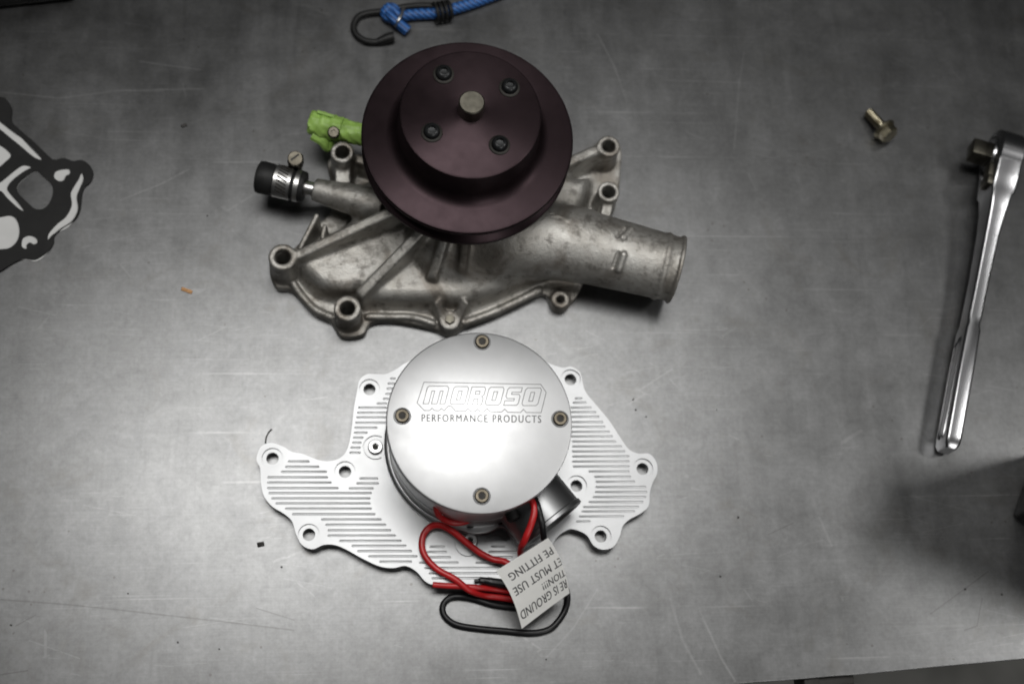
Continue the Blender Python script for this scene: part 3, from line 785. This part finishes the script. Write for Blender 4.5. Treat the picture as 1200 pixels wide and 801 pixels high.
tq = (tv[:, :2]-tmin)/(tmax-tmin)
mesh('logo_text', np.array([P(*z8(98+992*a+0*b, 450+10*a-62*b), ZC+0.01*zz) for (a, b), zz in zip(tq, tv[:, 2])]), tf, 'engrave', cap, smooth=0)

# hose outlet leaving the motor body
oc, os_ = P(647, 616, 32), P(618, 580, 32)
od = (oc-os_)/np.linalg.norm(oc-os_)
mesh('hose_outlet', *lathe([(20, -26), (22.4, -26), (22.4, 14), (22.4, 26.5), (23.2, 27.2), (23.2, 29.5), (22.4, 30), (19.2, 30), (18.6, 29.4), (18.6, -10), (0, -10)], oc-od*30, od, 72), 'billet', ep, smooth=35)
# flat pad between outlet and body, terminal boss with small screws
pad = catmull(px([(520, 608), (548, 624), (572, 624), (590, 618), (606, 640), (612, 640), (606, 600), (560, 590)], 16), 5, True)
mesh('body_foot', *curve_mesh([pad[:, :2]], ZP-0.3, 16.5, 0.8), 'motor', ep, smooth=35)
for u, v, z in ((551, 612.5, 17), (586, 608, 17)):
    c = P(u, v, z)*[1, 1, 0]
    mesh('body_screw', *lathe([(3.4, 16.4), (3.4, 18.8), (2.9, 19.3), (1.8, 19.3), (1.7, 18.0), (0, 18.0)], c, seg=24), 'blacksteel', ep)
# cable gland under the cap
mesh('cable_gland', *lathe([(0, 0), (4.2, 0), (4.2, 6), (3.2, 7), (0, 7)], P(598, 596, 50)-[0, 0, 2], (0.35, -0.9, 0.1), 20), 'rubber', ep)

# wires
def wire(name, pts, r, mat, par=None):
    return mesh(name, *tube(catmull([P(u, v, z) for u, v, z in pts], 10), r, 12), mat, par or ep, smooth=180)
red = wire('red_wire', [(618, 580, 55), (625, 590, 58.5), (626, 600, 59), (622, 615, 58), (615, 632, 54), (610, 645, 42), (612, 662, 26), (606, 668, 20), (592, 658, 17.5), (578, 655, 16), (562, 647, 16.5), (545, 634, 18.5), (530, 622, 19), (516, 615, 17), (504, 617, 14.5), (496, 627, 13.5),
     (494.5, 641, 13.5), (500, 654, 13.5), (513, 667, 13.5), (533, 678, 14.5), (550, 691, 13), (568, 697, 6), (590, 700, 4.5), (618, 706, 4)], 2.05, 'red')
wire('red_wire_end', [(507, 684.5, 12.3), (520, 685.5, 12.3), (540, 686.5, 12.3), (560, 688, 12.3), (580, 690, 9), (605, 694, 6.5)], 1.8, 'red')
wire('red_lead', [(511, 588, 52), (511.5, 598, 44), (517, 606, 36), (528, 611.5, 32), (540, 612, 31), (552, 608, 32)], 1.9, 'red')
blk = wire('black_wire', [(626, 582, 54), (630, 592, 58.5), (633, 604, 58.5), (636, 618, 57), (638, 634, 48), (642, 655, 30), (650, 672, 14), (661, 685, 7), (665, 698, 3.5), (663, 712, 2.2), (655, 726, 2), (643, 737, 2), (622, 741, 2), (590, 738.5, 2), (558, 735.5, 2), (534, 731, 2),
     (521, 721, 2), (519, 709, 2), (527, 700, 2.2), (541, 698.5, 2.6), (558, 702, 2.2), (578, 708, 2), (600, 711, 2), (625, 714, 2)], 1.95, 'blackwire')
mesh('wire_sleeve', *tube(catmull([P(556, 680.5, 12.6), P(563, 679.5, 13), P(572, 680.5, 13.2), P(596, 684, 13)], 5), [1.2]*5+[2.2]*5+[2.6]*6, 10), 'blackwire', ep)

# folded paper tag around the wires
TC = {(0, 0): (641, 631.5, 62), (1, 0): (580, 670, 44), (0, 1): (666, 696, 24), (1, 1): (612, 735.5, 15)}
C3 = {k: P(*v) for k, v in TC.items()}
def S(s, t):
    p = (1-s)*(1-t)*C3[0, 0]+s*(1-t)*C3[1, 0]+(1-s)*t*C3[0, 1]+s*t*C3[1, 1]
    p = p+np.array([0.35, 0.35, 0.85])*(5.0*math.sin(math.pi*(t*0.85+0.1))*1.0+2.2*math.sin(math.pi*s*1.1+0.4)*t)
    return p
def snorm(s, t):
    e = 1e-3; n = np.cross(S(s+e, t)-S(s, t), S(s, t+e)-S(s, t)); n /= np.linalg.norm(n); return n if n[2] > 0 else -n
N = 18; V = []; Fc = []
for side in (0, 1):
    for i in range(N+1):
        for j in range(N+1): V.append(S(i/N, j/N)-snorm(i/N, j/N)*(0.22*side))
def vi(sd, i, j): return sd*(N+1)**2+i*(N+1)+j
for i in range(N):
    for j in range(N):
        for sd in (0, 1): Fc.append((vi(sd, i, j), vi(sd, i+1, j), vi(sd, i+1, j+1), vi(sd, i, j+1)))
for i in range(N):
    for e in (0, N):
        Fc.append((vi(0, i, e), vi(0, i+1, e), vi(1, i+1, e), vi(1, i, e))); Fc.append((vi(0, e, i), vi(0, e, i+1), vi(1, e, i+1), vi(1, e, i)))
tg = mesh('wire_tag', *fix(V, Fc), 'paper', ep, smooth=50)
for body_, s0_, s1_, tb_, hh in (('RE IS GROUND', 0.02, 0.96, 0.76, 0.135), ('TION!!!', 0.0, 0.47, 0.60, 0.11), ('ET MUST USE', -0.01, 0.93, 0.39, 0.135), ('PE FITTING', 0.05, 0.88, 0.15, 0.135)):
    tv, tf = text_mesh(body_, 1.05, 0.0); tv, tf = fat(tv, tf, 0.03); a, b = tv[:, :2].min(0), tv[:, :2].max(0); q = np.column_stack([(tv[:, :2]-a)/(b-a), tv[:, 2]])
    sk = 0.02
    V = np.array([S(min(max(s0_+(s1_-s0_)*x, 0.004), .996), tb_+hh*y) + snorm(s0_+(s1_-s0_)*x, tb_+hh*y)*(0.06+0.02*zz) for x, y, zz in q])
    mesh('tag_text', V, tf, 'ink', tg, smooth=0)

# ------------------------------------------------------------------ thing: ratchet standing on its edge
hc = P(1189, 172, 38)*[1, 1, 0]; he = P(1111, 527, 12)*[1, 1, 0]
rt = thing('ratchet_wrench', (hc+he)/2, 'chrome ratchet wrench lying on its edge with square drive showing', 'ratchet')
L = np.linalg.norm(he-hc); ld = (he-hc)/L; lw = np.array([ld[1], -ld[0], 0]); lw = lw if lw[0] < 0 else -lw   # lw points to the drive side
zu = np.array([0, 0, 1.0])
def rprofile(sections):
    """loft of rounded sections: (dist along, zmin, zmax, half thickness, offset)"""
    V, Fc = [], []; n = 24
    for (t, z0, z1, ht) in sections:
        hz = (z1-z0)/2; rc = min(1.9, ht*0.45)
        for q, (sx, sz) in enumerate(((1, 1), (-1, 1), (-1, -1), (1, -1))):
            for k in range(6):
                a = math.pi/2*(q+k/5)
                V.append(hc+ld*t+lw*(sx*(ht-rc)+rc*math.cos(a))+zu*((z0+z1)/2+sz*(hz-rc)+rc*math.sin(a)))
    m = len(sections)
    for i in range(m-1):
        for k in range(n):
            j = (k+1) % n; Fc.append((i*n+k, i*n+j, (i+1)*n+j, (i+1)*n+k))
    Fc.append(tuple(range(n))); Fc.append(tuple((m-1)*n+k for k in range(n)))
    return fix(V, Fc)
RH = 19.0
mesh('handle', *rprofile([(6, 4, 36, 8.6), (18, 5, 34.5, 8.6), (30, 6.5, 32, 8.4), (32, 7.5, 31, 7.2), (45, 9, 28.5, 6.0), (62, 9.2, 25.5, 5.2), (95, 8, 22.5, 4.7), (L*0.565, 6, 20.5, 4.8), (L*0.59, 4.0, 20.5, 4.4), (L*0.61, 3, 21, 5.2), (L*0.75, 1.2, 20.8, 5.4), (L*0.96, 0.2, 20, 5.2), (L*0.985, 0.5, 19.5, 4.9), (L, 2.5, 17.5, 3.6)]), 'chrome', rt, smooth=50)
head = mesh('head', *lathe([(0, -9), (RH-2, -9), (RH, -7.4), (RH, 7.4), (RH-2, 9), (RH-4, 9.2), (RH-4.5, 8.2), (12, 8.2), (11.4, 10.4), (0, 10.4)], hc+zu*RH, lw, 64), 'chrome', rt, smooth=35)
mesh('cover_plate', *lathe([(RH-4.6, 8.5), (RH-4.8, 8.9), (11.8, 8.9)], hc+zu*RH, lw, 48), 'blacksteel', head)
mesh('drive_square', *box(hc+zu*RH+lw*16, lw, ld*math.cos(.15)+zu*math.sin(.15), zu*math.cos(.15)-ld*math.sin(.15), 15, 12.7, 12.7, 1.1, 2), 'shaft', head)
mesh('reversing_lever', *join(box(hc+ld*17+zu*(RH+6)+lw*8.5, lw, ld, zu, 7, 13, 9, 1.6, 3), box(hc+ld*25+zu*(RH+6)+lw*9.5, lw, ld, zu, 6, 8, 13, 2.0, 3)), 'shaft', rt)
# flutes along the grip
grip = [hc+ld*(L*t)+lw*5.25+zu*z for t, z in ((0.66, 5.6), (0.94, 4.6), (0.955, 9.0), (0.94, 13.8), (0.66, 15.0), (0.645, 10.2), (0.66, 5.6))]
mesh('grip_panel_edge', *tube(catmull(grip, 6), 0.6, 8), 'chrome', rt)

# ------------------------------------------------------------------ thing: flange bolt
bt = P(1017, 131, 4); bh = P(1034, 152, 6.6)
ax = bh-bt; ax[2] = 0; ax /= np.linalg.norm(ax)
b0 = bt*[1, 1, 0]+[0, 0, 4.0]; axis = ax*0.965+np.array([0, 0, 0.26]); axis /= np.linalg.norm(axis)
bo = thing('flange_bolt', b0*[1, 1, 0], 'small bronze coloured hex flange bolt lying on the bare steel', 'bolt')
sh = [(0, 0), (2.7, 0), (3.2, 0.6)]
LB_ = np.linalg.norm((bh-bt)[:2])+1.0
for i in range(int((LB_-3)/1.25)): sh += [(3.75, 1+i*1.25), (3.3, 1.6+i*1.25)]
sh += [(3.2, LB_), (0, LB_)]
mesh('shank', *lathe(sh, b0, axis, 28), 'zinc', bo, smooth=60)
fz = b0+axis*LB_
mesh('flange', *lathe([(3, 0), (8.2, 0.0), (8.4, 0.8), (7.2, 1.9), (6.2, 2.4), (0, 2.2)], fz, axis, 36), 'zinc', bo)
mesh('hex_head', *hexprism(fz+axis*2.0, axis, 11.6, 6.0, 1.0, hint=(0.3, 0.2, 1)), 'zinc', bo)

# ------------------------------------------------------------------ thing: bungee cord
bc = thing('bungee_cord', P(500, 20, 0), 'blue bungee cord with black wire hook lying behind the pulley', 'bungee cord')
mesh('hook', *tube(catmull([P(u, v, z) for u, v, z in ((520, 9, 6), (500, 7, 5), (478, 8, 4), (450, 13.5, 3), (432, 15.5, 2.6), (420, 20, 2.6), (414.5, 30, 2.6), (417, 40, 2.6), (427, 47.5, 2.6), (440, 49.5, 2.6), (452, 46, 3))], 8), [2.3]*80+[2.3], 12), 'hook', bc, smooth=180)
mesh('hook_tip', *tube(catmull([P(u, v, z) for u, v, z in ((443, 49, 3.2), (450, 46.5, 3.4), (458, 44, 3.6), (461.5, 43.5, 3.6))], 6), np.concatenate([np.linspace(2.4, 3.6, 10), np.full(9, 3.7)]), 12), 'hook', bc, smooth=50)
mesh('cord', *tube(catmull([P(u, v, z) for u, v, z in ((466, 20, 4.2), (462, 12, 5), (456, 10, 5.5), (452, 15, 5), (456, 21, 4.2), (470, 19, 4), (490, 17, 4), (510, 16, 4.2), (530, 11, 4.2), (550, 5, 4), (575, -4, 4), (620, -22, 4), (680, -50, 4))], 10), 3.9, 14), 'cord', bc, smooth=180)
mesh('cord_tail', *tube(catmull([P(u, v, z) for u, v, z in ((455, 14, 8), (462, 23, 7.5), (469, 29, 5.5), (478, 36.5, 3.6))], 8), np.linspace(3.4, 4.0, 25), 12), 'cord', bc, smooth=60)
mesh('crimp_ring', *tube(catmull([P(u, v, z) for u, v, z in ((473, 10, 7), (471, 16, 9.5), (467, 24, 10), (463, 31, 6))], 6), 1.2, 8), 'steel', bc, smooth=180)
for i in range(4):
    u = 510+i*5.2
    c0 = P(u, 15.8-i*1.0, 5.0); V = []
    dirc = P(530, 11, 5)-P(510, 16, 5); dirc /= np.linalg.norm(dirc); sd = np.array([-dirc[1], dirc[0], 0])
    pth = [c0+dirc*(0.9*math.sin(a))+sd*(6.6*math.cos(a))+zu*(0.6+6.0*math.sin(a)) for a in np.linspace(0, 2*math.pi, 25)]
    for q in pth: q[2] = max(q[2], 1.3)
    mesh('coil', *tube(pth, 1.35, 8, cap=False), 'hook', bc, smooth=180)

# ------------------------------------------------------------------ things: gaskets at the left
def zg(x, y): return (x/3.333, 90+y/3.3375)
def gp_(pts, z, n=5): return catmull(px([zg(x, y) for x, y in pts], z), n, True)[:, :2]
wo = gp_([(-260, 60), (-120, 100), (0, 160), (60, 215), (150, 310), (205, 345), (270, 345), (320, 370), (325, 410), (310, 460), (308, 520), (270, 585), (210, 615), (190, 640), (196, 670), (175, 700), (140, 722), (100, 716), (20, 722), (-60, 760), (-260, 760)], 0.4)
wh = gp_([(135, 372), (168, 390), (203, 425), (207, 465), (185, 508), (152, 522), (118, 502), (66, 436)], 0.6)
o = mesh('white_gasket', *curve_mesh([wo, wh], 0.0, 0.8, 0.1), 'white_gasket', smooth=30)
tag(o, 'white gasket sheet showing through the openings of the black gasket', 'gasket')
bo_ = gp_([(-260, 40), (-120, 60), (0, 78), (28, 92), (46, 125), (46, 172), (75, 205), (130, 252), (185, 305), (212, 325), (250, 318), (285, 330), (320, 326), (350, 346), (364, 378), (352, 412), (330, 432), (320, 460), (312, 520), (290, 560), (240, 595), (212, 622), (208, 650), (190, 680), (165, 700), (135, 715), (90, 712), (40, 735), (0, 760), (-80, 790), (-260, 800)], 1.6)
cuts = [wh,
        gp_([(-30, 155), (5, 180), (50, 215), (100, 250), (140, 290), (162, 324), (130, 312), (80, 270), (40, 238), (0, 205), (-30, 185)], 1.6, 4),
        gp_([(-60, 250), (0, 268), (35, 295), (42, 312), (25, 330), (-10, 358), (-60, 370)], 1.6, 4),
        gp_([(-40, 440), (10, 405), (55, 368), (90, 346), (122, 354), (98, 368), (52, 402), (28, 435), (40, 458), (68, 490), (92, 524), (70, 512), (30, 475), (0, 446), (-40, 470)], 1.6, 4),
        gp_([(-60, 560), (0, 548), (40, 542), (65, 560), (76, 600), (68, 640), (40, 668), (0, 675), (-60, 680)], 1.6, 4),
        gp_([(215, 372), (240, 362), (270, 362), (272, 380), (258, 388), (248, 406), (230, 408), (212, 394)], 1.6, 4),
        gp_([(318, 376), (326, 400), (314, 432), (300, 470), (304, 520), (280, 565), (235, 595), (205, 622), (188, 636), (190, 612), (222, 575), (258, 545), (280, 500), (276, 455), (294, 420), (308, 398)], 1.6, 4),
        gp_([(84, 655), (90, 630), (115, 620), (140, 630), (146, 648), (132, 655), (118, 648), (104, 658), (104, 672), (90, 668)], 1.6, 4)]
o = mesh('black_gasket', *curve_mesh([bo_]+cuts, 0.85, 2.0, 0.15), 'gasket', smooth=30)
tag(o, 'black cut-out gasket lying over a white sheet', 'gasket')

# ------------------------------------------------------------------ things: black cases at the rim of the view
q0 = P(1184, 607, 0)
da = P(1215, 518, 0)-q0; da /= np.linalg.norm(da); db = np.array([da[1], -da[0], 0])
tc = thing('tool_case', q0+da*25+db*75, 'black plastic case with rounded corner beside the ratchet handle', 'tool case')
mesh('case_body', *box(q0+da*25+db*75+zu*70, da, db, zu, 50, 150, 140, 5, 3), 'case', tc)
mesh('case_lid', *box(q0+da*25+db*75+zu*153, da, db, zu, 53, 153, 26, 5, 3), 'case', tc)
mesh('latch', *box(q0+da*25-db*1.2+zu*138, da, db, zu, 18, 4, 18, 1.2, 2), 'case', tc)
q1 = P(92, 2, 0); q2 = P(-10, 13, 0); dc = (q2-q1)/np.linalg.norm(q2-q1); dn = np.array([dc[1], -dc[0], 0]); dn = dn if dn[1] > 0 else -dn
pt = thing('tool_box', q1+dc*110+dn*60, 'black tool box edge on the bench far behind the gaskets', 'tool box')
mesh('box_body', *box(q1+dc*112+dn*62+zu*130, dc, dn, zu, 224, 124, 260, 6, 3), 'case', pt)  # unseen upper height added to darken the bench reflection in front
mesh('box_lid', *box(q1+dc*112+dn*62+zu*274, dc, dn, zu, 230, 130, 26, 5, 3), 'case', pt)

# ------------------------------------------------------------------ small debris
def crumb(name, u, v, sx, sy, sz, ang, mat, label, cat, group=None):
    c = P(u, v, 0)+[0, 0, sz/2]; a = math.radians(ang); X = np.array([math.cos(a), math.sin(a), 0]); Y = np.array([-math.sin(a), math.cos(a), 0])
    V, Fc = box(c, X, Y, zu, sx, sy, sz, min(sx, sy, sz)*0.3, 2)
    V = V+rng.normal(size=V.shape)*min(sx, sy)*0.06; V[:, 2] = np.maximum(V[:, 2], 0.0)
    return tag(mesh(name, V, Fc, mat, smooth=50), label, cat, group)
crumb('wood_chip', 219, 340.5, 7.2, 2.2, 1.0, -22, 'tan', 'tiny tan splinter lying alone on the bare steel', 'splinter')
crumb('grit_crumb', 215.8, 147.5, 3.6, 2.0, 1.2, 35, 'grit', 'oval black crumb on the steel beyond the tan splinter', 'crumb')
crumb('grit_crumb', 305.5, 637.5, 4.2, 2.6, 1.4, 10, 'grit', 'black crumb beside the lower left ear of the grooved plate', 'crumb')
sp = 'tiny dark speck of grit on the steel bench'
for u, v, s in ((208.5, 752, 1.4), (257, 760, 1.2), (330, 664, 1.6), (13, 732, 1.6), (742, 468, 1.5), (745, 480, 1.5), (757, 488, 1.5), (865, 606, 1.8), (844, 675, 1.6), (1174, 696, 1.8), (1131, 690, 1.8), (640, 772, 1.3), (243, 253, 1.3), (150, 695, 1.3), (840, 480, 1.1)):
    s *= 0.72; crumb('grit_speck', u, v, s, s*0.8, s*0.5, rng.uniform(0, 180), 'grit', sp, 'speck', 'specks of grit on the bench')
fb = mesh('fibre', *tube(catmull([P(u, v, 0.5) for u, v in ((311, 519), (312, 512), (315, 506), (318.5, 502.5))], 6), 0.42, 8), 'grit', smooth=180)
tag(fb, 'short dark curled fibre by the left ear of the grooved plate', 'fibre')
